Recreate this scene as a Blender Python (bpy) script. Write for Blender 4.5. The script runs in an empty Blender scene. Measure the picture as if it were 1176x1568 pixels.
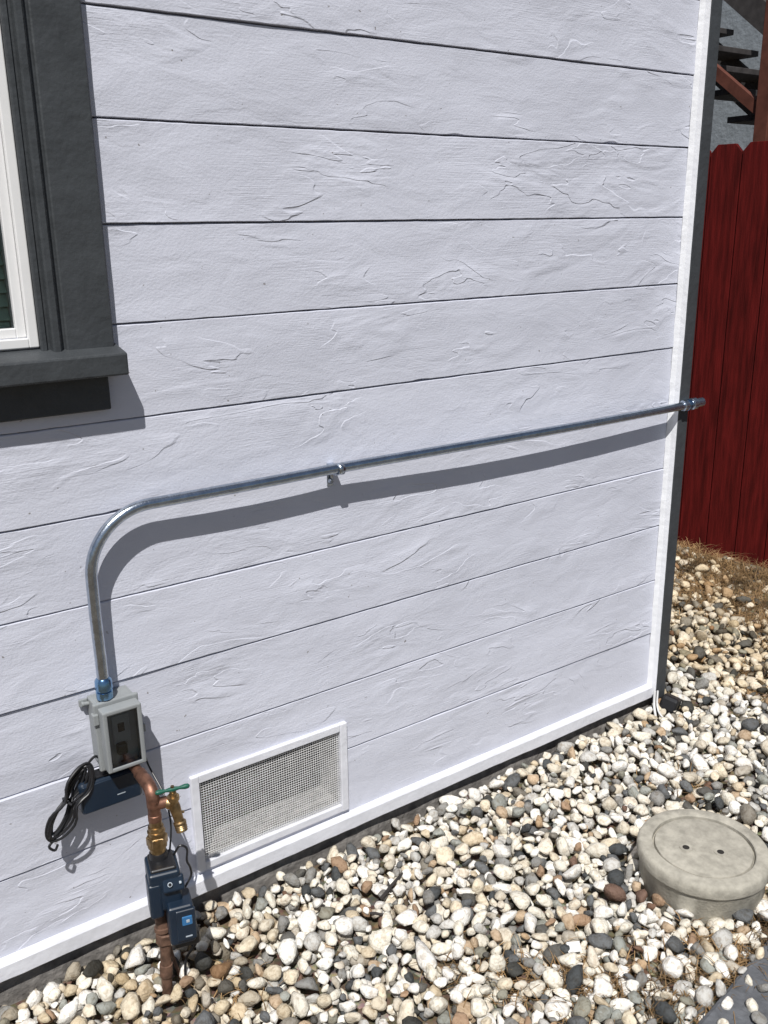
import bpy, math, random
import numpy as np
from mathutils import Vector, Matrix, noise
random.seed(7); np.random.seed(7)
scene=bpy.context.scene
COL=scene.collection

# ---------------------------------------------------------------- materials
def newmat(name):
    m=bpy.data.materials.new(name); m.use_nodes=True
    nt=m.node_tree; b=nt.nodes['Principled BSDF']
    return m,nt,b
def N(nt,t,**kw):
    n=nt.nodes.new(t)
    for k,v in kw.items():
        if k in n.inputs: n.inputs[k].default_value=v
        else: setattr(n,k,v)
    return n
def mat(name,c,rough=0.6,metal=0.0,ns=30,na=0.15,bump=0.0,bs=60,spec=0.5,vs=(1,1,1)):
    m,nt,b=newmat(name)
    tc=N(nt,'ShaderNodeTexCoord')
    vm=N(nt,'ShaderNodeVectorMath',operation='MULTIPLY'); vm.inputs[1].default_value=vs
    nt.links.new(tc.outputs['Object'],vm.inputs[0])
    nz=N(nt,'ShaderNodeTexNoise'); nz.inputs['Scale'].default_value=ns; nz.inputs['Detail'].default_value=6
    nt.links.new(vm.outputs[0],nz.inputs['Vector'])
    cr=N(nt,'ShaderNodeValToRGB')
    cr.color_ramp.elements[0].position=.3; cr.color_ramp.elements[1].position=.7
    cr.color_ramp.elements[0].color=(c[0]*(1-na),c[1]*(1-na),c[2]*(1-na),1)
    cr.color_ramp.elements[1].color=(min(1,c[0]*(1+na)),min(1,c[1]*(1+na)),min(1,c[2]*(1+na)),1)
    nt.links.new(nz.outputs['Fac'],cr.inputs['Fac']); nt.links.new(cr.outputs['Color'],b.inputs['Base Color'])
    b.inputs['Roughness'].default_value=rough; b.inputs['Metallic'].default_value=metal
    b.inputs['Specular IOR Level'].default_value=spec
    if bump>0:
        n2=N(nt,'ShaderNodeTexNoise'); n2.inputs['Scale'].default_value=bs; n2.inputs['Detail'].default_value=8
        nt.links.new(vm.outputs[0],n2.inputs['Vector'])
        bp=N(nt,'ShaderNodeBump'); bp.inputs['Strength'].default_value=1; bp.inputs['Distance'].default_value=bump
        nt.links.new(n2.outputs['Fac'],bp.inputs['Height']); nt.links.new(bp.outputs['Normal'],b.inputs['Normal'])
    return m

def painted_wood(name,c,grain=1.0,rough=.55):
    m,nt,b=newmat(name); L=nt.links.new
    tc=N(nt,'ShaderNodeTexCoord')
    sep=N(nt,'ShaderNodeSeparateXYZ'); L(tc.outputs['Object'],sep.inputs[0])
    off=N(nt,'ShaderNodeMath',operation='ADD'); off.inputs[1].default_value=-0.046+1.9; L(sep.outputs['Z'],off.inputs[0])
    dv=N(nt,'ShaderNodeMath',operation='DIVIDE'); dv.inputs[1].default_value=.19; L(off.outputs[0],dv.inputs[0])
    fl=N(nt,'ShaderNodeMath',operation='FLOOR'); L(dv.outputs[0],fl.inputs[0])
    mu=N(nt,'ShaderNodeMath',operation='MULTIPLY'); mu.inputs[1].default_value=7.31; L(fl.outputs[0],mu.inputs[0])
    comb=N(nt,'ShaderNodeCombineXYZ'); L(sep.outputs['X'],comb.inputs['X']); L(mu.outputs[0],comb.inputs['Y']); L(sep.outputs['Z'],comb.inputs['Z'])
    def scaled(sx,sz):
        v=N(nt,'ShaderNodeVectorMath',operation='MULTIPLY'); v.inputs[1].default_value=(sx,1,sz); L(comb.outputs[0],v.inputs[0]); return v
    def mnoise(v,det,rg,dist):
        n=N(nt,'ShaderNodeTexNoise'); n.inputs['Scale'].default_value=1; n.inputs['Detail'].default_value=det; n.inputs['Roughness'].default_value=rg; n.inputs['Distortion'].default_value=dist
        L(v.outputs[0],n.inputs['Vector']); return n
    n1=mnoise(scaled(3.0,10),3,.5,.6)
    m1=N(nt,'ShaderNodeMath',operation='MULTIPLY'); m1.inputs[1].default_value=7; L(n1.outputs['Fac'],m1.inputs[0])
    fr=N(nt,'ShaderNodeMath',operation='FRACT'); L(m1.outputs[0],fr.inputs[0])
    r1=N(nt,'ShaderNodeValToRGB'); e=r1.color_ramp.elements
    e[0].position=0; e[0].color=(0,0,0,1); e[1].position=.06; e[1].color=(1,1,1,1)
    a=e.new(.35); a.color=(.7,.7,.7,1); a=e.new(.9); a.color=(.08,.08,.08,1); a=e.new(1.0); a.color=(0,0,0,1)
    L(fr.outputs[0],r1.inputs['Fac'])
    n2=mnoise(scaled(3.6,9),2,.5,.3)
    r2=N(nt,'ShaderNodeValToRGB'); r2.color_ramp.elements[0].position=.51; r2.color_ramp.elements[1].position=.64; L(n2.outputs['Fac'],r2.inputs['Fac'])
    mm=N(nt,'ShaderNodeMath',operation='MULTIPLY'); L(r1.outputs['Color'],mm.inputs[0]); L(r2.outputs['Color'],mm.inputs[1])
    n3=mnoise(scaled(14,420),3,.5,0)
    n3b=mnoise(scaled(4,9),2,.5,0)
    r3=N(nt,'ShaderNodeValToRGB'); r3.color_ramp.elements[0].position=.42; r3.color_ramp.elements[1].position=.62; L(n3b.outputs['Fac'],r3.inputs['Fac'])
    m3=N(nt,'ShaderNodeMath',operation='MULTIPLY'); L(n3.outputs['Fac'],m3.inputs[0]); L(r3.outputs['Color'],m3.inputs[1])
    n4=mnoise(scaled(7,15),4,.52,.6)
    n6=mnoise(scaled(150,230),2,.5,0)
    b1=N(nt,'ShaderNodeBump'); b1.inputs['Distance'].default_value=.0017*grain; L(mm.outputs[0],b1.inputs['Height'])
    b2=N(nt,'ShaderNodeBump'); b2.inputs['Distance'].default_value=.0008*grain; L(m3.outputs[0],b2.inputs['Height']); L(b1.outputs[0],b2.inputs['Normal'])
    b3=N(nt,'ShaderNodeBump'); b3.inputs['Distance'].default_value=.0034*grain; L(n4.outputs['Fac'],b3.inputs['Height']); L(b2.outputs[0],b3.inputs['Normal'])
    b4=N(nt,'ShaderNodeBump'); b4.inputs['Distance'].default_value=.0006*grain; L(n6.outputs['Fac'],b4.inputs['Height']); L(b3.outputs[0],b4.inputs['Normal'])
    L(b4.outputs[0],b.inputs['Normal'])
    n5=N(nt,'ShaderNodeTexNoise'); n5.inputs['Scale'].default_value=3.5; n5.inputs['Detail'].default_value=6; L(tc.outputs['Object'],n5.inputs['Vector'])
    cr=N(nt,'ShaderNodeValToRGB'); cr.color_ramp.elements[0].position=.3; cr.color_ramp.elements[1].position=.6
    cr.color_ramp.elements[0].color=(c[0]*.92,c[1]*.92,c[2]*.92,1); cr.color_ramp.elements[1].color=(*c,1)
    L(n5.outputs['Fac'],cr.inputs['Fac'])
    n7=N(nt,'ShaderNodeTexNoise'); n7.inputs['Scale'].default_value=70; n7.inputs['Detail'].default_value=2; L(tc.outputs['Object'],n7.inputs['Vector'])
    r7=N(nt,'ShaderNodeValToRGB'); r7.color_ramp.elements[0].position=.735; r7.color_ramp.elements[0].color=(1,1,1,1); r7.color_ramp.elements[1].position=.76; r7.color_ramp.elements[1].color=(.45,.42,.38,1)
    L(n7.outputs['Fac'],r7.inputs['Fac'])
    mx=N(nt,'ShaderNodeMix',data_type='RGBA',blend_type='MULTIPLY'); mx.inputs[0].default_value=1; L(cr.outputs['Color'],mx.inputs[6]); L(r7.outputs['Color'],mx.inputs[7])
    L(mx.outputs[2],b.inputs['Base Color'])
    b.inputs['Roughness'].default_value=rough; b.inputs['Specular IOR Level'].default_value=.35
    return m

M_wall=painted_wood('white_siding_paint',(.60,.617,.70))
M_white=mat('white_trim_paint',(.66,.67,.72),.5,ns=12,na=.07,bump=.002,bs=45)
M_corner=mat('sunlit_corner_paint',(.76,.77,.80),.5,ns=12,na=.04,bump=.002,bs=45)  # white trim paint lightened, sun on the angled bevel put into the colour
M_dark=mat('charcoal_trim_paint',(.048,.053,.058),.5,ns=20,na=.12,bump=.0022,bs=50,spec=.35)
M_vinyl=mat('white_vinyl',(.76,.76,.76),.3,na=.02)
M_conc=mat('concrete',(.35,.33,.28),.95,ns=45,na=.22,bump=.0014,bs=160,spec=.2)
M_conc2=mat('shaded_foundation_concrete',(.17,.16,.15),.95,ns=25,na=.4,bump=.006,bs=60,spec=.2)  # concrete colour darkened to stand in for the shadow line under the strip
M_slab=mat('slab_concrete',(.11,.115,.125),.95,ns=30,na=.25,bump=.004,bs=90,spec=.2)
M_emt=mat('galvanized_steel',(.44,.49,.56),.25,1.0,ns=60,na=.16,bump=.0004,bs=200)
M_zinc=mat('zinc_fitting_blue',(.22,.38,.58),.22,1.0,ns=60,na=.1)
M_boxg=mat('grey_box_plastic',(.25,.265,.27),.5,na=.05)
M_boxd=mat('grey_interior',(.22,.23,.235),.6,na=.1)
M_black=mat('black_plastic',(.012,.012,.014),.4,na=.1)
M_navy=mat('navy_plastic',(.007,.017,.034),.38,na=.08)
M_blue=mat('blue_lens',(.03,.14,.32),.2,na=.05)
M_copper=mat('copper',(.22,.115,.08),.52,.85,ns=50,na=.5,bump=.0005,bs=120)
M_coppd=mat('weathered_copper',(.14,.08,.055),.65,.4,ns=60,na=.5,bump=.0008,bs=120)
M_brass=mat('brass',(.32,.225,.12),.42,1.0,ns=60,na=.4,bump=.0004,bs=120)
M_green=mat('green_handle_paint',(.01,.09,.06),.35,na=.1)
M_mesh=mat('galvanised_mesh',(.72,.72,.72),.5,.2,na=.12)
M_ledge=mat('vent_ledge',(.46,.45,.44),.9,ns=60,na=.35)
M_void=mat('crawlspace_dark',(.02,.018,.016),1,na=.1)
M_fence=mat('red_stain',(.085,.0065,.006),.8,ns=14,na=.45,bump=.002,bs=40,spec=.12,vs=(1,4,.35))
M_brown=mat('brown_stain_wood',(.11,.04,.028),.7,ns=15,na=.25,spec=.2)
M_dwood=mat('dark_wood',(.05,.046,.046),.8,ns=15,na=.3,spec=.2)
M_stucco=mat('grey_stucco',(.24,.27,.30),.95,ns=12,na=.12,bump=.006,bs=25)
M_roof=mat('asphalt_shingle',(.06,.06,.06),.95,ns=40,na=.3)
M_blind=mat('green_blind',(.30,.48,.38),.6,na=.1)
M_wire=mat('white_wire',(.6,.6,.6),.4,na=.05)
M_twig=mat('twig_bark',(.03,.026,.024),.9,na=.4)
M_label=mat('pale_label',(.4,.45,.5),.4,na=.05)
M_paper=mat('paper',(.78,.78,.77),.7,na=.05)

def glassmat():
    m,nt,b=newmat('clear_cover'); nt.nodes.remove(b); o=nt.nodes['Material Output']
    t=N(nt,'ShaderNodeBsdfTransparent'); t.inputs[0].default_value=(.9,.92,.93,1)
    g=N(nt,'ShaderNodeBsdfGlossy'); g.inputs['Roughness'].default_value=.08; g.inputs[0].default_value=(.9,.9,.9,1)
    f=N(nt,'ShaderNodeFresnel'); f.inputs[0].default_value=1.4
    x=N(nt,'ShaderNodeMixShader'); nt.links.new(f.outputs[0],x.inputs[0]); nt.links.new(t.outputs[0],x.inputs[1]); nt.links.new(g.outputs[0],x.inputs[2]); nt.links.new(x.outputs[0],o.inputs[0])
    return m
M_glass=glassmat()

# ---------------------------------------------------------------- helpers
def empty(name,loc=(0,0,0)):
    e=bpy.data.objects.new(name,None); COL.objects.link(e); e.empty_display_size=.1; return e
def mesh(name,v,f,m,parent=None,smooth=False,bevel=0,seg=2,autos=False):
    me=bpy.data.meshes.new(name); me.from_pydata([tuple(p) for p in v],[],f); me.update()
    o=bpy.data.objects.new(name,me); COL.objects.link(o); me.materials.append(m)
    if smooth: me.polygons.foreach_set('use_smooth',[True]*len(me.polygons))
    if bevel>0:
        bm=o.modifiers.new('b','BEVEL'); bm.width=bevel; bm.segments=seg; bm.limit_method='ANGLE'
    if parent: o.parent=parent
    return o
BF=[(0,3,2,1),(4,5,6,7),(0,1,5,4),(1,2,6,5),(2,3,7,6),(3,0,4,7)]
def box(name,x0,x1,y0,y1,z0,z1,m,parent=None,bevel=0,rot=None,seg=2):
    c=Vector(((x0+x1)/2,(y0+y1)/2,(z0+z1)/2)); hx,hy,hz=(x1-x0)/2,(y1-y0)/2,(z1-z0)/2
    v=[Vector((sx*hx,sy*hy,sz*hz)) for sz in(-1,1) for sx,sy in((-1,-1),(1,-1),(1,1),(-1,1))]
    if rot: 
        R=Matrix.Rotation(rot[2],3,'Z')@Matrix.Rotation(rot[1],3,'Y')@Matrix.Rotation(rot[0],3,'X')
        v=[R@p for p in v]
    return mesh(name,[p+c for p in v],BF,m,parent,bevel=bevel,seg=seg)
def tube(name,pts,r,m,parent=None,n=16,smooth=True,caps=True):
    pts=[Vector(p) for p in pts]; rs=r if isinstance(r,(list,tuple)) else [r]*len(pts)
    T=[]
    for i in range(len(pts)):
        a=pts[max(0,i-1)]; b=pts[min(len(pts)-1,i+1)]
        d=(b-a); T.append(d.normalized() if d.length>1e-9 else T[-1])
    u=T[0].orthogonal().normalized(); V=[];F=[]
    for i,p in enumerate(pts):
        u=(u-T[i]*u.dot(T[i])).normalized(); w=T[i].cross(u)
        for k in range(n):
            a=2*math.pi*k/n; V.append(p+(u*math.cos(a)+w*math.sin(a))*rs[i])
    for i in range(len(pts)-1):
        for k in range(n):
            a=i*n+k;b=i*n+(k+1)%n; F.append((a,b,b+n,a+n))
    if caps: F.append(tuple(range(n-1,-1,-1))); F.append(tuple(range((len(pts)-1)*n,len(pts)*n)))
    o=mesh(name,V,F,m,parent,smooth=smooth)
    if smooth:
        md=o.modifiers.new('e','EDGE_SPLIT'); md.split_angle=math.radians(40)
    return o
def cr_path(P,sub=6):
    P=[Vector(p) for p in P]; out=[]
    for i in range(len(P)-1):
        p0=P[max(0,i-1)];p1=P[i];p2=P[i+1];p3=P[min(len(P)-1,i+2)]
        for s in range(sub):
            t=s/sub; out.append(.5*((2*p1)+(p2-p0)*t+(2*p0-5*p1+4*p2-p3)*t*t+(3*p1-p0-3*p2+p3)*t**3))
    out.append(P[-1]); return out
def cyl(name,p0,p1,r,m,parent=None,n=24,smooth=True): return tube(name,[p0,p1],r,m,parent,n,smooth)
def stepped(name,p0,p1,prof,m,parent=None,n=24,smooth=True):
    p0=Vector(p0);p1=Vector(p1); V=[];F=[]; T=(p1-p0).normalized(); u=T.orthogonal().normalized(); w=T.cross(u)
    for t,r in prof:
        c=p0.lerp(p1,t)
        for k in range(n):
            a=2*math.pi*k/n; V.append(c+(u*math.cos(a)+w*math.sin(a))*r)
    for i in range(len(prof)-1):
        for k in range(n):
            a=i*n+k;b=i*n+(k+1)%n; F.append((a,b,b+n,a+n))
    F.append(tuple(range(n-1,-1,-1))); F.append(tuple(range((len(prof)-1)*n,len(prof)*n)))
    o=mesh(name,V,F,m,parent,smooth=smooth)
    if smooth:
        md=o.modifiers.new('e','EDGE_SPLIT'); md.split_angle=math.radians(35)
    return o

# ================================================================ HOUSE
house=empty('house')
BW=.19; Z0=.046
def nz(x,y,z): return noise.noise(Vector((x,y,z)))
def siding():
    V=[];F=[]
    x0,x1=-2.6,2.376; dx=.01; nx=int(round((x1-x0)/dx)); 
    prof=[(.014,0.0,'b'),(.0008,.0012,'e'),(0.0,.0022,'e'),(0,.0055,'e')]+[(0.0,.0055+(.1820-.0055)*i/10,'m') for i in range(1,10)]+[(0.0,.1820,'t'),(0.0,.1858,'t'),(.0010,.1870,'t'),(.0035,.1878,'t'),(.014,.190,'x')]
    P=len(prof)
    for b in range(0,16):
        z0=Z0+b*BW; base=len(V); tilt=random.uniform(-.0012,.0012)
        for i in range(nx+1):
            x=x0+i*(x1-x0)/nx
            eb=.0007*nz(x*3,b*3.1,1)+.0008*nz(x*28,b*5.2,4)
            et=.0008*nz(x*3+9,b*3.1,1)+.0010*nz(x*30,b*7.7,8)
            chip=nz(x*11,b*11.3,2.2)
            if chip>.5: eb+=.003*(chip-.5)/.2
            for (y,z,k) in prof:
                yy=y; zz=z
                if k=='e': zz+=eb
                if k=='t': zz+=et
                if k not in 'xb': yy+=.0026*nz(x*1.6,b*9.1,z*9)+.0008*nz(x*9,b*4.4,z*24)+tilt-.0016*(1-z/.19)
                V.append((x,yy,z0+zz))
        for i in range(nx):
            xc=x0+(i+.5)*(x1-x0)/nx
            for j in range(P-1):
                zc=z0+(prof[j][1]+prof[j+1][1])/2
                if .729<xc<1.137 and .073<zc<.307: continue
                if -.69<xc<.484 and 1.37<zc<2.39: continue
                a=base+i*P+j; F.append((a,a+P,a+P+1,a+1))
    return mesh('siding_boards',V,F,M_wall,house,smooth=True)
sd=siding()
md=sd.modifiers.new('e','EDGE_SPLIT'); md.split_angle=math.radians(26)
def wavy_strip(name,x0,x1,m):
    V=[];F=[];n=160
    for i in range(n+1):
        x=x0+(x1-x0)*i/n; w=.0015*nz(x*5,2,3)+.0008*nz(x*25,2,3)
        w2=.002*nz(x*4,7,3)+.0015*nz(x*22,1,9)
        for y,z in((.02,0+w2),(-.017+w,0+w2),(-.0195+w,.003+w2),(-.0195+w,.038),(-.016+w,.043+w),(-.0,.0475),(.02,.0475)): V.append((x,y,z))
    for i in range(n):
        for j in range(6):
            a=i*7+j;F.append((a,a+7,a+8,a+1))
    F.append(tuple(n*7+j for j in range(7)))
    return mesh(name,V,F,m,house)
wavy_strip('water_table_strip',-2.6,2.379,M_white)
fv=[];ff=[]
nf=300
for i in range(nf+1):
    x=-2.6+5.02*i/nf
    for y,z in((.022,.0),(.012+.006*nz(x*6,0,0),-.002),(.004+.008*nz(x*7,3,3)+.004*nz(x*30,1,1),-.05),(-.008+.010*nz(x*9,3,3),-.25)): fv.append((x,y,z))
for i in range(nf):
    for j in range(3):
        a=i*4+j; ff.append((a+1,a+5,a+4,a))
mesh('foundation',fv,ff,M_conc2,house)
box('foundation_side',2.35,2.41,.03,4.5,-.25,.0,M_conc2,house)
def wavybevel():
    V=[];F=[];n=220
    for i in range(n+1):
        z=.005+3.07*i/n; w=.0018*nz(z*14,3,1)+.0014*nz(z*45,3,1)
        V+=[(2.3705+w,-.0015,z),(2.3805+w*.4,-.014,z),(2.3845,-.0300+w*.3,z),(2.3845,.0,z)]
    for i in range(n):
        for j in range(3):
            a=i*4+j; F.append((a,a+1,a+5,a+4))
    F.append((0,3,2,1))
    return mesh('corner_caulk_bevel',V,F,M_corner,house)
wavybevel()
box('corner_board',2.3850,2.432,-.032,.004,-.005,3.08,M_dark,house,bevel=.003)
box('corner_board_side',2.416,2.4325,.0045,.09,-.005,3.08,M_dark,house,bevel=.002)
for k in range(16):
    box('side_board_%d'%(k+1),2.40,2.417,.09,4.5,Z0+k*BW+.002,Z0+(k+1)*BW-.002,M_white,house)
box('side_sheathing',2.385,2.401,.012,4.5,0,3.08,M_void,house)
box('left_wall',-2.62,-2.60,0.0,4.5,-.2,3.08,M_white,house)
box('back_wall',-2.6,2.40,4.5,4.52,-.2,3.08,M_white,house)
mesh('roof',[(-3,-.33,3.06),(2.8,-.33,3.06),(2.8,2.25,4.3),(-3,2.25,4.3),(2.8,4.85,3.06),(-3,4.85,3.06),
             (-3,-.33,3.2),(2.8,-.33,3.2),(2.8,2.25,4.44),(-3,2.25,4.44),(2.8,4.85,3.2),(-3,4.85,3.2)],
     [(0,1,2,3),(3,2,4,5),(6,9,8,7),(9,11,10,8),(0,6,7,1),(1,7,8,2),(2,8,10,4),(4,10,11,5),(5,11,9,3),(3,9,6,0)],M_roof,house)
mesh('gable_right',[(2.41,0,3.0),(2.41,4.5,3.0),(2.41,2.25,4.2)],[(0,1,2)],M_white,house)
box('soffit',-2.9,2.7,-.3,0.015,3.045,3.057,M_white,house)

# window
prof=[(.492,.0),(.492,-.020),(.4945,-.0225),(.502,-.0225),(.5035,-.018),(.509,-.018),(.511,-.030),(.514,-.034),(.524,-.034),(.528,-.030),(.5295,-.022),(.536,-.022),(.538,-.0265),(.541,-.028),(.627,-.028),(.631,-.024),(.631,.002)]
def vprof(name,pr,z0,z1,mirror=None):
    V=[];F=[];n=len(pr)
    for z in(z0,z1):
        for x,y in pr:
            V.append(((mirror-x) if mirror is not None else x,y,z))
    for i in range(n-1): 
        q=(i,i+1,i+1+n,i+n); F.append(q if mirror is None else q[::-1])
    F.append(tuple(range(n-1,-1,-1))); F.append(tuple(range(n,2*n)))
    return mesh(name,V,F,M_dark,house)
vprof('window_casing_right',prof,1.330,2.55)
vprof('window_casing_left',prof,1.330,2.55,mirror=-.20)
box('window_head_casing',-.86,.66,-.034,.0,2.47,2.62,M_dark,house,bevel=.003)
mesh('window_sill',[(-.87,.0,1.285),(.640,.0,1.285),(.640,-.070,1.285),(-.87,-.070,1.285),(-.87,.0,1.343),(.640,.0,1.343),(.640,-.070,1.328),(-.87,-.070,1.328)],
     [(0,1,2,3),(7,6,5,4),(3,2,6,7),(1,5,6,2),(0,3,7,4),(0,4,5,1)],M_dark,house,bevel=.004)
box('window_apron',-.84,.614,-.022,.0,1.213,1.284,M_dark,house,bevel=.003)
def frame(nm,x0,x1,z0,z1,w,y0,y1,m,par,bevel=.002):
    box(nm+'_left',x0,x0+w,y0,y1,z0,z1,m,par,bevel); box(nm+'_right',x1-w,x1,y0,y1,z0,z1,m,par,bevel)
    box(nm+'_bottom',x0+w,x1-w,y0+.0007,y1,z0,z0+w,m,par,bevel); box(nm+'_top',x0+w,x1-w,y0+.0007,y1,z1-w,z1,m,par,bevel)
frame('window_frame',-.692,.4915,1.345,2.47,.018,-.012,.05,M_vinyl,house)
frame('window_sash',-.673,.473,1.364,2.451,.018,-.002,.04,M_vinyl,house)
box('window_glass',-.655,.455,.010,.013,1.382,2.433,M_glass,house)
for k in range(43):
    z=1.380+k*.025
    box('blind_slat_%d'%(k+1),-.65,.454,.018,.042,z,z+.0015,M_blind,house,rot=(math.radians(60),0,0))
box('window_backing_lightened',-.67,.47,.055,.06,1.37,2.45,M_blind,house)  # panel behind the slats, lightened to the blind colour in place of a dark room

# ================================================================ VENT
vent=empty('crawlspace_vent')
vx0,vx1,vz0,vz1=.715,1.152,.060,.322; fw=.021
for nm,a in (('frame_left',(vx0,vx0+fw,vz0,vz1)),('frame_right',(vx1-fw,vx1,vz0,vz1)),('frame_top',(vx0+fw,vx1-fw,vz1-fw,vz1)),('frame_bottom',(vx0+fw,vx1-fw,vz0,vz0+fw))):
    box(nm,a[0],a[1],-.013 if ('left' in nm or 'right' in nm) else -.0123,.012,a[2],a[3],M_white,vent,bevel=.002,rot=(0,random.uniform(-.003,.003),0))
ix0,ix1,iz0,iz1=vx0+fw,vx1-fw,vz0+fw,vz1-fw
V=[];F=[]
st=.0066; r=.00062
nxw=int((ix1-ix0)/st); nzw=int((iz1-iz0)/st)
def wire(V,F,p,q,off,vertical,seed):
    n=24; o=len(V)
    for i in range(n+1):
        t=i/n; x=p[0]+(q[0]-p[0])*t; z=p[1]+(q[1]-p[1])*t
        y=off+.003*nz(x*6,0,z*6)
        j=.0006*nz(x*12,seed,z*12)
        for k in range(4):
            a=math.pi/2*k+.78
            if vertical: V.append((x+j+r*1.3*math.cos(a),y+r*1.3*math.sin(a),z))
            else: V.append((x,y+r*1.3*math.sin(a),z+j+r*1.3*math.cos(a)))
    for i in range(n):
        for k in range(4):
            a=o+i*4+k;b=o+i*4+(k+1)%4;F.append((a,b,b+4,a+4))
for i in range(nxw+1): wire(V,F,(ix0+i*st,iz0),(ix0+i*st,iz1),-.002,True,i)
for i in range(nzw+1): wire(V,F,(ix0,iz0+i*st),(ix1,iz0+i*st),-.0032,False,100+i)
mesh('wire_mesh',V,F,M_mesh,vent)
mesh('duct',[(ix0-.003,.004,iz0-.002),(ix1+.003,.004,iz0-.002),(ix1+.003,.105,iz0-.002),(ix0-.003,.105,iz0-.002),
             (ix0-.003,.004,iz1+.002),(ix1+.003,.004,iz1+.002),(ix1+.003,.105,iz1+.002),(ix0-.003,.105,iz1+.002)],
     [(0,1,2,3),(7,6,5,4),(0,3,7,4),(1,5,6,2)],M_ledge,vent)
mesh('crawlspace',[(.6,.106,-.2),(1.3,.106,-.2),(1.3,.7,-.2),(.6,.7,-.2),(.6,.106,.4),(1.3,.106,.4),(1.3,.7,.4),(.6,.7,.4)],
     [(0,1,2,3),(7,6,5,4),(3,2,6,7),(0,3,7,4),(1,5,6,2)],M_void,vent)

# ================================================================ CONDUIT
cd=empty('electrical_conduit')
py=-.043; R=.135; rr=.0122
path=[(.530,py,.635),(.530,py,.7),(.529,py,.80),(.530,py,1.012-R)]
path+= [(.530+R-R*math.cos(a),py,1.012-R+R*math.sin(a)) for a in [math.pi/2*i/16 for i in range(1,17)]]
for i in range(1,25):
    x=.665+(2.40-.665)*i/24
    s=(x-.665)/(2.4-.665)
    bow=-.010*math.sin(math.pi*max(0,(x-1.13)/(2.4-1.13))) if x>1.13 else -.004*math.sin(math.pi*(x-.665)/(1.13-.665))
    path.append((x,py+bow,1.012+.002*math.sin(s*5)))
tube('pipe',path,rr,M_emt,cd,n=24)
stepped('end_connector',(2.385,py,1.010),(2.480,py,1.012),[(0,.0135),(.02,.0165),(.35,.0165),(.37,.0135),(.42,.0135),(.44,.0185),(.62,.0185),(.64,.014),(1,.014)],M_emt,cd)
stepped('end_blue_ring',(2.405,py,1.010),(2.417,py,1.011),[(0,.0172),(1,.0172)],M_zinc,cd)
stepped('box_connector',(.530,py,.604),(.530,py,.655),[(0,.0125),(.08,.0125),(.1,.0175),(.4,.0175),(.42,.0145),(.5,.0145),(.52,.0185),(.9,.0175),(1,.0135)],M_zinc,cd,n=18)
V=[];F=[]
sec=[(-.002,.962),(-.002,.990),(-.022,.996),(-.038,.9965)]
for i in range(9):
    a=-math.pi/2-.2-(math.pi+.1)*i/8; sec.append((py+.0145*math.cos(a)-.002,1.012+.0145*math.sin(a)))
for (y,z) in sec: V+=[(1.123,y,z),(1.139,y,z)]
for i in range(len(sec)-1): F.append((2*i,2*i+1,2*i+3,2*i+2))
o=mesh('strap',V,F,M_emt,cd,smooth=True); s=o.modifiers.new('s','SOLIDIFY'); s.thickness=.0022
stepped('strap_screw',(1.131,-.001,.974),(1.131,-.011,.974),[(0,.007),(.5,.007),(1,.004)],M_emt,cd,n=12)
box('strap_standoff',1.122,1.140,-.036,-.001,.998,1.018,M_emt,cd,bevel=.001)

# ================================================================ OUTLET BOX
ob=empty('electrical_outlet_box')
X0,X1,ZB,ZT=.500,.596,.447,.606
def shell(nm,x0,x1,y0,y1,z0,z1,w,m,par):
    box(nm+'_left',x0,x0+w,y0,y1,z0,z1,m,par,.003); box(nm+'_right',x1-w,x1,y0,y1,z0,z1,m,par,.003)
    box(nm+'_top',x0+w*.5,x1-w*.5,y0+.0005,y1,z1-w,z1+.0003,m,par,.003); box(nm+'_bottom',x0+w*.5,x1-w*.5,y0+.0005,y1,z0-.0003,z0+w,m,par,.003)
shell('back_box',X0+.003,X1-.006,-.050,-.001,ZB+.006,ZT-.003,.006,M_boxg,ob)
box('back_plate',X0+.006,X1-.008,-.008,-.002,ZB+.01,ZT-.006,M_boxd,ob)
shell('cover_rim',X0-.002,X1,-.060,-.050,ZB,ZT,.014,M_boxg,ob)
shell('cover_hood',X0+.006,X1-.006,-.092,-.060,ZB+.008,ZT-.008,.010,M_boxg,ob)
box('cover_window',X0+.0165,X1-.0165,-.0900,-.0888,ZB+.0185,ZT-.0185,M_glass,ob)
box('outlet_plate',X0+.014,X1-.014,-.072,-.064,ZB+.016,ZT-.016,M_boxd,ob,.001)
box('receptacle',X0+.028,X1-.030,-.0755,-.071,ZB+.062,ZT-.030,M_boxg,ob,.002)
box('plug',X0+.032,X1-.042,-.0875,-.072,ZB+.040,ZB+.066,M_black,ob,.004)
box('plug_upper_insert',X0+.040,X1-.042,-.077,-.0745,ZB+.09,ZB+.110,M_black,ob,.001)
tube('plug_cord',cr_path([(.543,-.080,.492),(.546,-.081,.480),(.546,-.078,.468),(.540,-.070,.462)]),.003,M_black,ob,8)
stepped('mounting_lug',(.487,-.012,.592),(.503,-.012,.590),[(0,.006),(.3,.006),(.35,.0045),(1,.0045)],M_boxg,ob,n=12)
box('mounting_tab',.484,.503,-.008,-.003,.583,.600,M_boxg,ob,.002)
box('hinge',X0-.006,X0+.006,-.066,-.05,ZT-.045,ZT-.02,M_boxg,ob,.002)
box('latch',X1-.004,X1+.006,-.07,-.052,.515,.535,M_boxg,ob,.002)

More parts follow.
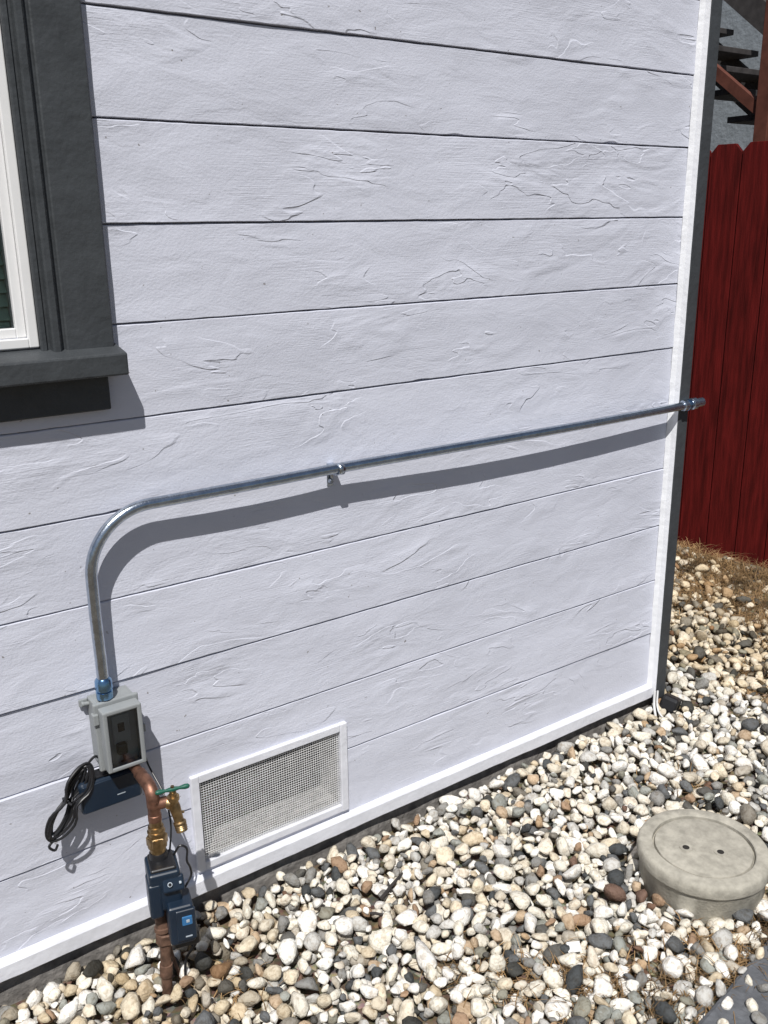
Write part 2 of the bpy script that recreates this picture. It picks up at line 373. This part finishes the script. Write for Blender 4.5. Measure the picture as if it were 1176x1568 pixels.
# ================================================================ POWER ADAPTER + CABLE
pa=empty('power_adapter')
box('case',.452,.588,-.052,-.003,.350,.425,M_navy,pa,.009,seg=4)
box('front_bezel',.458,.582,-.0535,-.050,.355,.420,M_navy,pa,.006,seg=3)
box('indicator',.530,.548,-.0539,-.0533,.3755,.3775,M_label,pa)
box('top_ridge',.470,.570,-.045,-.012,.425,.430,M_black,pa,.002)
pc=empty('power_cable')
top=Vector((.480,-.040,.470)); bot=Vector((.378,-.055,.325))
ax=(bot-top); L_=ax.length; axn=ax.normalized(); side=Vector((-axn.z,0,axn.x)); nrm=Vector((0,-1,0))
mid=top.lerp(bot,.5)
for k in range(6):
    pts=[]; wd=.008+.0042*k; ln=L_*.5*(.80+.05*random.random()+.035*k)
    for i in range(41):
        a=2*math.pi*i/40
        pinch=1-.6*math.exp(-((math.cos(a))**2)/.08)
        p=mid+axn*(ln*math.cos(a))+side*(wd*math.sin(a)*pinch*1.2)+nrm*(.006*math.sin(a*2+k)+.003*(k-2))
        pts.append(p)
    tube('loop_%d'%(k+1),pts,.0029,M_black,pc,8,caps=False)
tube('tie',[mid+side*-.013+nrm*.004,mid+side*.0+nrm*.014,mid+side*.013+nrm*.004,mid+side*.004-nrm*.01,mid+side*-.012-nrm*.006,mid+side*-.013+nrm*.004],.0032,M_black,pc,8)
tube('lead_to_outlet',cr_path([top+axn*.01,(.492,-.045,.480),(.505,-.040,.470),(.520,-.045,.452),(.532,-.055,.446)]),.0029,M_black,pc,8)
tube('lead_to_adapter',cr_path([mid+side*.006,(.445,-.03,.415),(.456,-.03,.432),(.47,-.03,.428)]),.0029,M_black,pc,8)
tube('tail',cr_path([bot+Vector((.01,0,.0)),bot+Vector((-.004,-.004,-.010)),bot+Vector((.006,-.006,-.022)),bot+Vector((.014,-.004,-.012))]),.0029,M_black,pc,8)

# ================================================================ COPPER PIPE
cp=empty('copper_water_pipe')
cx,cy=.568,-.170
rc=.0112
tube('wall_stub',[(cx,.01,.441),(cx,-.06,.441),(cx,-.125,.440),(cx,-.150,.436)],rc,M_copper,cp)
stepped('wall_sleeve',(cx,-.100,.440),(cx,-.128,.439),[(0,.0112),(.05,.0138),(.95,.0138),(1,.0112)],M_copper,cp)
tube('elbow',cr_path([(cx,-.125,.440),(cx,-.145,.439),(cx,-.160,.433),(cx,-.168,.422),(cx,-.170,.405)],3),.0140,M_copper,cp)
tube('riser_top',[(cx,-.170,.42),(cx,-.170,.345)],rc,M_copper,cp)
stepped('tee_collar',(cx,cy,.412),(cx,cy,.362),[(0,.0112),(.02,.0142),(.3,.0142),(.32,.0132),(.68,.0132),(.7,.0142),(.98,.0142),(1,.0112)],M_copper,cp)
cyl('tee_branch',(cx,cy,.400),(cx+.028,cy-.006,.400),.0125,M_copper,cp)
stepped('union',(cx,cy,.362),(cx-.001,cy-.002,.280),[(0,.0135),(.15,.0135),(.16,.0165),(.28,.0165),(.29,.019),(.33,.019),(.34,.0165),(.45,.0165),(.46,.0205),(.75,.0205),(.76,.0165),(1,.0165)],M_brass,cp,n=18)
stepped('hex_nut',(cx,cy,.326),(cx,cy,.304),[(0,.020),(.08,.0225),(.92,.0225),(1,.020)],M_brass,cp,n=6,smooth=False)
stepped('black_collar',(cx-.001,cy-.002,.288),(cx-.001,cy-.002,.270),[(0,.018),(.2,.0195),(.8,.0195),(1,.021)],M_black,cp)
bx,by=.549,-.196
stepped('lower_fitting',(cx-.010,cy-.010,.150),(bx+.006,by+.004,.070),[(0,.018),(.2,.018),(.21,.0155),(.5,.0155),(.52,.019),(.62,.019),(.64,.0135),(.8,.0135),(.82,.0145),(1,.0145)],M_coppd,cp)
stepped('lower_nut',(bx+.009,by+.006,.095),(bx+.006,by+.004,.070),[(0,.017),(.1,.0195),(.9,.0195),(1,.017)],M_coppd,cp,n=6,smooth=False)
tube('riser_bottom',[(bx+.008,by+.005,.09),(bx+.004,by+.002,.03),(bx,by,-.04),(bx,by,-.15)],.0118,M_coppd,cp)
stepped('bottom_coupling',(bx+.003,by+.001,.018),(bx+.001,by,-.012),[(0,.0118),(.03,.0142),(.97,.0142),(1,.0118)],M_coppd,cp)

hs=empty('hose_spigot')
sx,sy,sz=.606,-.186,.398
stepped('inlet',(cx+.022,cy-.005,.400),(sx,sy,.397),[(0,.0115),(.3,.0115),(.32,.0135),(.7,.0135),(.72,.010),(1,.010)],M_brass,hs,n=12)
tube('body',cr_path([(sx-.004,sy,.400),(sx,sy,.392),(sx+.002,sy-.003,.380),(sx+.004,sy-.006,.366),(sx+.005,sy-.010,.352)],2),[.0105,.0112,.0122,.0122,.0118,.0112,.0108,.0106,.0106],M_brass,hs)
stepped('outlet_threads',(sx+.005,sy-.010,.358),(sx+.007,sy-.015,.336),[(0,.011),(.1,.0135),(.3,.0135),(.32,.0118),(.42,.0132),(.5,.0118),(.6,.0132),(.68,.0118),(.78,.0132),(.86,.0118),(1,.0125)],M_brass,hs)
stepped('bonnet',(sx,sy,.400),(sx,sy,.430),[(0,.0105),(.2,.0105),(.22,.0130),(.5,.0130),(.52,.0075),(.8,.0075),(.82,.0045),(1,.0045)],M_brass,hs,n=12)
hc=Vector((sx,sy,.431))
hd=Vector((.97,-.22,0)).normalized()
tube('wing_handle',[hc-hd*.036,hc-hd*.033,hc-hd*.026,hc-hd*.014,hc,hc+hd*.014,hc+hd*.026,hc+hd*.033,hc+hd*.036],[.002,.0052,.0058,.0034,.0062,.0034,.0058,.0052,.002],M_green,hs,10)
stepped('handle_screw',hc,hc+Vector((0,0,.008)),[(0,.004),(1,.004)],M_brass,hs,n=8)
cyl('drain_pin',(sx+.010,sy,.372),(sx+.020,sy-.003,.370),.003,M_brass,hs,8)

# ================================================================ SHUTOFF VALVE
wv=empty('water_shutoff_valve')
rz=math.radians(-14)
box('body',.535,.601,-.224,-.146,.172,.266,M_navy,wv,.007,rot=(0,0,rz),seg=3)
box('body_top_cap',.541,.595,-.217,-.152,.262,.273,M_black,wv,.005,rot=(0,0,rz),seg=3)
box('shoulder',.529,.558,-.220,-.165,.158,.243,M_navy,wv,.007,rot=(0,0,rz),seg=3)
box('control_face',.552,.598,-.2325,-.212,.218,.252,M_navy,wv,.005,rot=(math.radians(-24),0,rz),seg=3)
box('motor_module',.557,.611,-.252,-.190,.096,.192,M_navy,wv,.007,rot=(0,0,rz),seg=3)
box('module_front',.564,.606,-.2565,-.246,.106,.184,M_navy,wv,.004,rot=(0,0,rz),seg=3)
box('module_base',.566,.622,-.242,-.188,.076,.108,M_black,wv,.006,rot=(0,0,rz),seg=3)
box('blue_button',.575,.597,-.2590,-.254,.146,.169,M_blue,wv,.003,rot=(0,0,rz),seg=3)
box('button_glint',.583,.590,-.2600,-.2587,.154,.161,M_label,wv,.001,rot=(0,0,rz))
box('brand_plate',.580,.594,-.2578,-.2555,.116,.119,M_label,wv,rot=(0,0,rz))
fd=Vector((math.sin(rz),-math.cos(rz),0.45)).normalized()
dc=Vector((.564,-.2335,.243))
stepped('dial_ring',dc,dc+fd*.0016,[(0,.0050),(1,.0050)],M_label,wv,n=24)
stepped('dial_inner',dc,dc+fd*.0024,[(0,.0034),(1,.0034)],M_black,wv,n=24)
box('button_small',.583,.588,-.2400,-.234,.239,.244,M_label,wv,.001,rot=(math.radians(-24),0,rz))
tube('wire_right',cr_path([(.598,-.175,.262),(.612,-.18,.285),(.626,-.185,.275),(.622,-.19,.25),(.630,-.185,.225),(.632,-.18,.200),(.612,-.19,.185)]),.0026,M_black,wv,8)
tube('wire_up',cr_path([(.596,-.160,.262),(.612,-.14,.32),(.616,-.10,.37),(.606,-.05,.42),(.60,-.03,.47),(.585,-.02,.485)]),.0022,M_black,wv,8)
tube('wire_ground',cr_path([(.605,-.215,.085),(.622,-.20,.04),(.60,-.19,.0),(.59,-.20,-.05)]),.003,M_black,wv,8)
tube('wire_ground_b',cr_path([(.59,-.17,.16),(.575,-.14,.08),(.582,-.15,.0),(.59,-.17,-.06)]),.004,M_coppd,wv,8)

# ================================================================ CORNER CABLES
cc=empty('ground_cable')
tube('white_wire',cr_path([(2.372,-.036,.035),(2.362,-.045,-.010),(2.335,-.075,-.030),(2.30,-.11,-.034),(2.26,-.18,-.036)]),.0042,M_wire,cc,8)
tube('white_wire_b',cr_path([(2.382,-.04,.035),(2.366,-.055,-.01),(2.345,-.09,-.026),(2.335,-.15,-.034)]),.0032,M_wire,cc,8)
box('black_clamp',2.390,2.450,-.095,-.036,-.045,.012,M_black,cc,.012,rot=(.2,.3,.4),seg=3)

# ================================================================ CONCRETE COVER
cv=empty('concrete_utility_cover')
ccx,ccy=1.789,-.663
def lathe(nm,prof,m,par,n=72,cx=ccx,cy=ccy,wv_=.0012):
    V=[];F=[]
    for j,(r_,z) in enumerate(prof):
        for k in range(n):
            a=2*math.pi*k/n; q=r_+wv_*nz(math.cos(a)*3,math.sin(a)*3,z*30) if r_>.01 else r_
            V.append((cx+q*math.cos(a),cy+q*math.sin(a),z+wv_*.7*nz(math.cos(a)*4+9,math.sin(a)*4,r_*20)))
    for j in range(len(prof)-1):
        for k in range(n):
            a=j*n+k;b=j*n+(k+1)%n;F.append((a,b,b+n,a+n))
    F.append(tuple(range((len(prof)-1)*n,len(prof)*n)))
    o=mesh(nm,V,F,m,par,smooth=True); md=o.modifiers.new('e','EDGE_SPLIT'); md.split_angle=math.radians(38); return o
lathe('ring',[(.152,-.20),(.152,.016),(.155,.020),(.160,.024),(.161,.032),(.160,.048),(.157,.054),(.152,.057),(.126,.057),(.1235,.055),(.1225,.044)],M_conc,cv)
lathe('lid',[(.1185,.0),(.1185,.048),(.1165,.0525),(.112,.0540),(.004,.0545)],M_conc,cv)
for (dx_,dy_) in((-.040,.022),(.014,-.040)):
    lathe('lifting_hole_rim',[(.017,.0530),(.016,.0562),(.011,.0564),(.0085,.0555)],M_conc,cv,n=20,cx=ccx+dx_,cy=ccy+dy_,wv_=.0003)
    lathe('lifting_hole',[(.0085,.0550),(.0085,.0560),(.001,.0562)],M_void,cv,n=16,cx=ccx+dx_,cy=ccy+dy_,wv_=.0002)

# ================================================================ GROUND
def gz(x,y): return -.092+.022*min(1.3,max(0,x/2.4))+.008*noise.noise(Vector((x*1.3,y*1.3,0)))
def ground():
    V=[];F=[]
    xs=sorted(set([-60,-20,-8,-4]+[round(-2+.1*i,3) for i in range(91)]+[9,14,30,60])); ys=sorted(set([-60,-20,-8,-4]+[round(-2.5+.1*i,3) for i in range(66)]+[6,9,14,30,60]))
    for y in ys:
        for x in xs: V.append((x,y,gz(x,y)))
    w=len(xs)
    for j in range(len(ys)-1):
        for i in range(w-1):
            a=j*w+i;F.append((a,a+1,a+w+1,a+w))
    m,nt,b=newmat('soil_and_gravel'); L=nt.links.new
    tc=N(nt,'ShaderNodeTexCoord')
    vo=N(nt,'ShaderNodeTexVoronoi'); vo.inputs['Scale'].default_value=38; L(tc.outputs['Object'],vo.inputs['Vector'])
    sp=N(nt,'ShaderNodeSeparateColor'); L(vo.outputs['Color'],sp.inputs[0])
    cr=N(nt,'ShaderNodeValToRGB'); e=cr.color_ramp.elements; cr.color_ramp.interpolation='CONSTANT'
    e[0].color=(.16,.12,.075,1); e[1].position=.3; e[1].color=(.13,.10,.06,1)
    for p,c in((.5,(.22,.16,.10)),(.7,(.42,.36,.27)),(.85,(.15,.14,.12))):
        q=e.new(p); q.color=(*c,1)
    L(sp.outputs[0],cr.inputs['Fac'])
    n1=N(nt,'ShaderNodeTexNoise'); n1.inputs['Scale'].default_value=60; n1.inputs['Detail'].default_value=8; L(tc.outputs['Object'],n1.inputs['Vector'])
    mx=N(nt,'ShaderNodeMix',data_type='RGBA',blend_type='MULTIPLY'); mx.inputs[0].default_value=.8
    L(cr.outputs['Color'],mx.inputs[6]); L(n1.outputs['Color'],mx.inputs[7]); L(mx.outputs[2],b.inputs['Base Color'])
    bp=N(nt,'ShaderNodeBump'); bp.inputs['Distance'].default_value=.01; L(vo.outputs['Distance'],bp.inputs['Height']); bp.invert=True; L(bp.outputs[0],b.inputs['Normal'])
    b.inputs['Roughness'].default_value=1
    return mesh('ground',V,F,m)
ground()
# paved slab edge (bottom right), irregular edge
def pe(x): return -.955+.17*(x-1.35)
V=[];F=[]; npp=60
for i in range(npp+1):
    x=1.15+4.5*i/npp; yy=pe(x)+.006*nz(x*9,1,1)+.004*nz(x*30,1,1)
    V+=[(x,yy,-.16),(x,yy,-.040),(x,yy-.008,-.035),(x,-3,-.035)]
for i in range(npp):
    for j in range(3):
        a=i*4+j; F.append((a+1,a+5,a+4,a)[::-1])
F.append((0,1,2,3))
mesh('concrete_path',V,F,M_slab)

# ---- gravel
import bmesh
bm=bmesh.new(); bmesh.ops.create_icosphere(bm,subdivisions=2,radius=1)
iv=np.array([v.co[:] for v in bm.verts]); fi=np.array([[v.index for v in f.verts] for f in bm.faces]); bm.free()
variants=[]
for k in range(60):
    s=random.uniform(0,100); v=iv.copy()
    for c in range(random.randint(6,10)):
        nn=np.random.normal(size=3); nn/=np.linalg.norm(nn); d=random.uniform(.46,.84)
        h=v@nn; over=np.maximum(0,h-d); v=v-np.outer(over*.9,nn)
    for i in range(len(v)):
        v[i]*=1+.22*noise.noise(Vector(v[i]*1.4+s))
    v[:,0]*=random.uniform(1.0,1.42); v[:,1]*=random.uniform(.76,1.05); v[:,2]*=random.uniform(.60,.88)
    v/= (np.abs(v[:,0]).max()+np.abs(v[:,1]).max())/2
    variants.append(v)
pal=[((.76,.72,.62),26),((.84,.82,.77),34),((.65,.59,.48),11),((.50,.38,.26),4),((.34,.23,.15),1.8),((.26,.255,.24),8),((.13,.135,.138),7),((.065,.07,.072),4),((.31,.32,.29),6),((.19,.12,.09),1.2),((.52,.51,.48),11)]
pc_=[p[0] for p in pal]; pw=np.array([p[1] for p in pal],float); pw/=pw.sum()
grid={}; cell=.062; stones=[]
def inreg(x,y):
    if x<2.44 and y>-.020: return False
    if y>1.5 or x>3.86: return False
    if y< -.065-.73*(x-.225)-.30: return False
    if y< -1.02+.656*(x-1.53)-.25 : return False
    if (x-ccx)**2+(y-ccy)**2<.150**2: return False
    if x>1.1 and y<pe(x)+.012 and random.random()<.93: return False
    if x>2.45:
        q=(x-2.55)/1.0+.45*noise.noise(Vector((x*3,y*3,5)))
        if random.random()<min(.93,max(0,q)): return False
    return True
def height(x,y,r_):
    b0=gz(x,y)+r_*.55; z=b0
    ci,cj=int(math.floor(x/cell)),int(math.floor(y/cell))
    for a in(-1,0,1):
        for b_ in(-1,0,1):
            for (X,Y,Zz,Rr) in grid.get((ci+a,cj+b_),()):
                d2=(X-x)**2+(Y-y)**2; s_=(Rr+r_)*.92
                if d2<s_*s_:
                    h=Zz+.62*math.sqrt(s_*s_-d2)
                    if h>z: z=h
    return z,z-b0
NT=30000
for t in range(NT):
    best=None
    r_=min(.028,max(.0055,random.lognormvariate(math.log(.0136),.34)))
    for c in range(3):
        x=random.uniform(-.1,3.86); y=random.uniform(-1.45,1.5)
        if not inreg(x,y): continue
        z,dz=height(x,y,r_)
        if best is None or dz<best[3]: best=(x,y,z,dz)
    if best is None or best[3]>.036: continue
    x,y,z,dz=best
    if x>1.1 and y<pe(x)+.012: z=max(z,-.035+.4*r_)
    grid.setdefault((int(math.floor(x/cell)),int(math.floor(y/cell))),[]).append((x,y,z,r_))
    stones.append((x,y,z,r_))
def surf(x,y,rad=.02):
    m_=gz(x,y)
    for (X,Y,Zz,Rr) in stones:
        if (X-x)**2+(Y-y)**2<rad*rad: m_=max(m_,Zz+.45*Rr)
    return m_
ns=len(stones); nv=len(iv); nfc=len(fi)
VV=np.empty((ns*nv,3)); CC=np.empty((ns*nv,4)); FF=np.empty((ns*nfc,3),dtype=np.int64)
for i,(x,y,z,r_) in enumerate(stones):
    v=variants[random.randrange(60)]*r_*1.12
    Rm=np.array((Matrix.Rotation(random.gauss(0,.5),3,'X')@Matrix.Rotation(random.gauss(0,.5),3,'Y')@Matrix.Rotation(random.uniform(0,6.28),3,'Z')))
    VV[i*nv:(i+1)*nv]=v@Rm.T+np.array((x,y,z))
    c=np.array(pc_[np.random.choice(len(pc_),p=pw)])*random.uniform(.82,1.06)
    dirty=.5+.5*noise.noise(Vector((x*2.2,y*2.2,9)))
    if random.random()<dirty*.38: c=c*np.array((.88,.82,.73))
    if x<.75 and y>-.35: c=c*np.array((.76,.68,.56)) if random.random()<.4 else c
    if x>2.7: c=c*np.array((.92,.84,.71))
    CC[i*nv:(i+1)*nv,:3]=np.clip(c,0,.86); CC[i*nv:(i+1)*nv,3]=random.random()
    FF[i*nfc:(i+1)*nfc]=fi+i*nv
me=bpy.data.meshes.new('gravel')
me.vertices.add(ns*nv); me.vertices.foreach_set('co',VV.ravel())
me.loops.add(ns*nfc*3); me.loops.foreach_set('vertex_index',FF.ravel().astype(np.int32))
me.polygons.add(ns*nfc); me.polygons.foreach_set('loop_start',np.arange(0,ns*nfc*3,3,dtype=np.int32)); 
me.polygons.foreach_set('use_smooth',np.ones(ns*nfc,dtype=bool))
at=me.color_attributes.new('stone','FLOAT_COLOR','POINT'); at.data.foreach_set('color',CC.ravel())
me.update(calc_edges=True); me.validate()
gr=bpy.data.objects.new('gravel',me); COL.objects.link(gr)
m,nt,b=newmat('pebbles'); L=nt.links.new
at_=N(nt,'ShaderNodeAttribute'); at_.attribute_name='stone'
tc=N(nt,'ShaderNodeTexCoord')
n1=N(nt,'ShaderNodeTexNoise'); n1.inputs['Scale'].default_value=95; n1.inputs['Detail'].default_value=6; n1.inputs['Distortion'].default_value=.6; L(tc.outputs['Object'],n1.inputs['Vector'])
cr=N(nt,'ShaderNodeValToRGB'); e=cr.color_ramp.elements; e[0].position=.30; e[0].color=(.45,.36,.26,1); e[1].position=.55; e[1].color=(1,1,1,1)
L(n1.outputs['Fac'],cr.inputs['Fac'])
mx=N(nt,'ShaderNodeMix',data_type='RGBA',blend_type='MULTIPLY'); mx.inputs[0].default_value=.6; L(at_.outputs['Color'],mx.inputs[6]); L(cr.outputs['Color'],mx.inputs[7]); L(mx.outputs[2],b.inputs['Base Color'])
n2=N(nt,'ShaderNodeTexNoise'); n2.inputs['Scale'].default_value=170; n2.inputs['Detail'].default_value=5; L(tc.outputs['Object'],n2.inputs['Vector'])
bp=N(nt,'ShaderNodeBump'); bp.inputs['Distance'].default_value=.0032; L(n2.outputs['Fac'],bp.inputs['Height']); L(bp.outputs[0],b.inputs['Normal'])
b.inputs['Roughness'].default_value=.7; b.inputs['Specular IOR Level'].default_value=.2
me.materials.append(m)

# ---- dry grass
def blades(name,spots,m):
    V=[];F=[]
    for (x,y,h,lean) in spots:
        a=random.uniform(0,6.28); dx=math.cos(a)*lean; dy=math.sin(a)*lean; w=random.uniform(.0007,.0016)
        px_,py_=-math.sin(a)*w,math.cos(a)*w; z=gz(x,y)+.005+random.uniform(0,.02); o=len(V)
        for k,(t,ww) in enumerate(((0,1),(.4,.9),(.75,.6))):
            cx_=x+dx*t*t*h; cy_=y+dy*t*t*h; cz=z+h*(t-.35*t*t*lean)
            V.append((cx_-px_*ww,cy_-py_*ww,cz)); V.append((cx_+px_*ww,cy_+py_*ww,cz))
        V.append((x+dx*h,y+dy*h,z+h*(1-.4*lean)))
        F+=[(o,o+1,o+3,o+2),(o+2,o+3,o+5,o+4),(o+4,o+5,o+6)]
    return mesh(name,V,F,m)
M_grass=mat('dry_grass_straw',(.26,.165,.08),.8,ns=6,na=.7,spec=.2)
sp=[]
while len(sp)<24000:
    x=random.uniform(2.45,3.85); y=random.uniform(-.7,1.7)
    q=(x-2.66)/1.0+1.0*noise.noise(Vector((x*2.5,y*2.5,2)))-.08+.7*noise.noise(Vector((x*9,y*9,2)))
    if random.random()<q: sp.append((x,y,random.uniform(.012,.05)*(2.2 if x>3.7 and random.random()<.4 else 1),random.uniform(.6,2.0)))
for (gx,gy,s_,n_) in((1.28,-.72,.05,260),(1.20,-.62,.04,100),(1.42,-.86,.07,300),(1.62,-.86,.06,300),(1.75,-.88,.05,200),(.66,-.30,.04,60),(2.1,-.35,.06,60),(1.95,-.80,.06,140),(1.1,-.55,.05,60)):
    for i in range(n_): sp.append((random.gauss(gx,s_),random.gauss(gy,s_),random.uniform(.03,.06),random.uniform(.6,1.8)))
blades('dry_grass',sp,M_grass)

tw=empty('fallen_twig')
def twig(nm,x,y,ang,l,r_,m=M_twig):
    c,s_=math.cos(ang),math.sin(ang); pts=[]
    for t in(0,.25,.5,.75,1):
        X=x+c*l*t+.005*random.uniform(-1,1); Y=y+s_*l*t+.005*random.uniform(-1,1); pts.append(Vector((X,Y,surf(X,Y))))
    zm=sum(p.z for p in pts)/5
    for p in pts: p.z=max(zm,.5*(p.z+zm))+r_*.4
    tube(nm,pts,[r_,r_*1.1,r_,r_*.9,r_*.5],m,tw,6)
twig('stem',1.09,-.245,.45,.11,.0045); twig('branch',1.13,-.235,1.2,.04,.003)
twig('stem_b',1.04,-.27,-.9,.05,.003)
zt=max(surf(1.345,-.650,.028),surf(1.36,-.64,.028))
box('paper_tag',1.330,1.366,-.664,-.634,zt+.002,zt+.0035,M_paper,None,rot=(-.15,.12,.9))

# ================================================================ FENCE
fn=empty('wooden_fence')
def fx(y): return 3.86+(1.0-y)*.20
ang=math.atan2(.20,1)
y=-1.6; k=0
while y<5:
    w=.142; x=fx(y+w/2); top=1.885+random.uniform(-.012,.012); j=random.uniform(-.005,.005)
    x+=j
    pr=[(-w/2,-.07),(w/2,-.07),(w/2,top-.035),(w/2-.03,top),(-w/2+.03,top),(-w/2,top-.035)]
    ca,sa=math.cos(ang),math.sin(ang); V=[]
    for d in(0,.018):
        for (u,z) in pr: V.append((x+d-u*sa,y+w/2+u*ca,z))
    n=6; F=[tuple(range(n-1,-1,-1)),tuple(range(n,2*n))]+[(i,(i+1)%n,(i+1)%n+n,i+n) for i in range(n)]
    mesh('picket_%d'%(k+1),V,F,M_fence,fn,bevel=.0015)
    y+=w+.004; k+=1
for z in(.3,1.55): 
    mesh('rail_%d'%int(z*10),[(fx(-1.6)+.02,-1.6,z),(fx(5)+.02,5,z),(fx(5)+.06,5,z),(fx(-1.6)+.06,-1.6,z),(fx(-1.6)+.02,-1.6,z+.09),(fx(5)+.02,5,z+.09),(fx(5)+.06,5,z+.09),(fx(-1.6)+.06,-1.6,z+.09)],BF,M_fence,fn)

# ================================================================ NEIGHBOUR
nb=empty('neighbor_house')
box('stucco_wall',7.4,7.6,-4,9,-.1,5.2,M_stucco,nb)
mesh('dark_rake_board',[(6.8,4.5,4.20),(6.8,.6,1.08),(6.86,.6,1.08),(6.86,4.5,4.20),(6.8,4.5,4.42),(6.8,.6,1.30),(6.86,.6,1.30),(6.86,4.5,4.42)],[(3,2,1,0),(4,5,6,7),(0,1,5,4),(1,2,6,5),(2,3,7,6),(3,0,4,7)],M_dwood,nb)
stc=empty('outdoor_staircase')
for k in range(-5,12):
    yc=2.62-.24*k; z=2.42-.185*k
    box('tread_%d'%(k+6),6.02,6.95,yc-.14,yc+.14,z-.04,z,M_dwood,stc,.004)
mesh('stringer',[(6.9,3.9,3.05),(6.9,-.05,.0),(6.94,-.05,.0),(6.94,3.9,3.05),(6.9,3.9,3.35),(6.9,-.05,.3),(6.94,-.05,.3),(6.94,3.9,3.35)],BF,M_dwood,stc)
def rail(nm,dz,t,x,m):
    y0,y1=4.0,.3; z0=2.61+(y0-2.66)*.745+dz; z1=2.61+(y1-2.66)*.745+dz
    mesh(nm,[(x,y0,z0-t),(x,y1,z1-t),(x+.05,y1,z1-t),(x+.05,y0,z0-t),(x,y0,z0),(x,y1,z1),(x+.05,y1,z1),(x+.05,y0,z0)],BF,m,stc)
rail('lower_rail',0,.09,5.96,M_brown)
rail('top_rail',.75,.05,5.96,M_brown)
for y_ in(3.4,2.19,1.0): box('post_%d'%int(y_*10),5.93,6.02,y_-.05,y_+.05,-.1,2.61+(y_-2.66)*.745+.78,M_brown,stc,.004)

# ================================================================ LIGHT
sdv=Vector((.326,.448,-.832)).normalized()
sun=bpy.data.lights.new('sun','SUN'); sun.energy=5.0; sun.angle=math.radians(.5); sun.color=(1,.975,.94)
so=bpy.data.objects.new('sun',sun); COL.objects.link(so); so.rotation_euler=sdv.to_track_quat('-Z','Y').to_euler(); so.location=(-3,-4,8)
w=bpy.data.worlds.new('World'); scene.world=w; w.use_nodes=True; nt=w.node_tree
sky=nt.nodes.new('ShaderNodeTexSky'); sky.sky_type='NISHITA'; sky.sun_disc=False
sky.sun_elevation=math.asin(.832/ Vector((.326,.448,.832)).length); sky.sun_rotation=math.atan2(-.326,-.448)
nt.links.new(sky.outputs[0],nt.nodes['Background'].inputs[0]); nt.nodes['Background'].inputs[1].default_value=.05

# ================================================================ CAMERA
cam=bpy.data.cameras.new('camera'); co=bpy.data.objects.new('camera',cam); COL.objects.link(co)
fwd=Vector((.5479,.7827,-.2954)).normalized(); right=Vector((.8168,-.5768,-.0134)); right=(right-fwd*right.dot(fwd)).normalized(); up=right.cross(fwd)
Mx=Matrix((( right.x,up.x,-fwd.x,0),(right.y,up.y,-fwd.y,-1.84),(right.z,up.z,-fwd.z,1.56),(0,0,0,1)))
co.matrix_world=Mx
cam.sensor_fit='HORIZONTAL'; cam.sensor_width=36; cam.lens=1430/1176*36; cam.clip_start=.02; cam.clip_end=300
scene.camera=co
scene.view_settings.view_transform='Standard'; scene.view_settings.look='None'; scene.view_settings.exposure=0
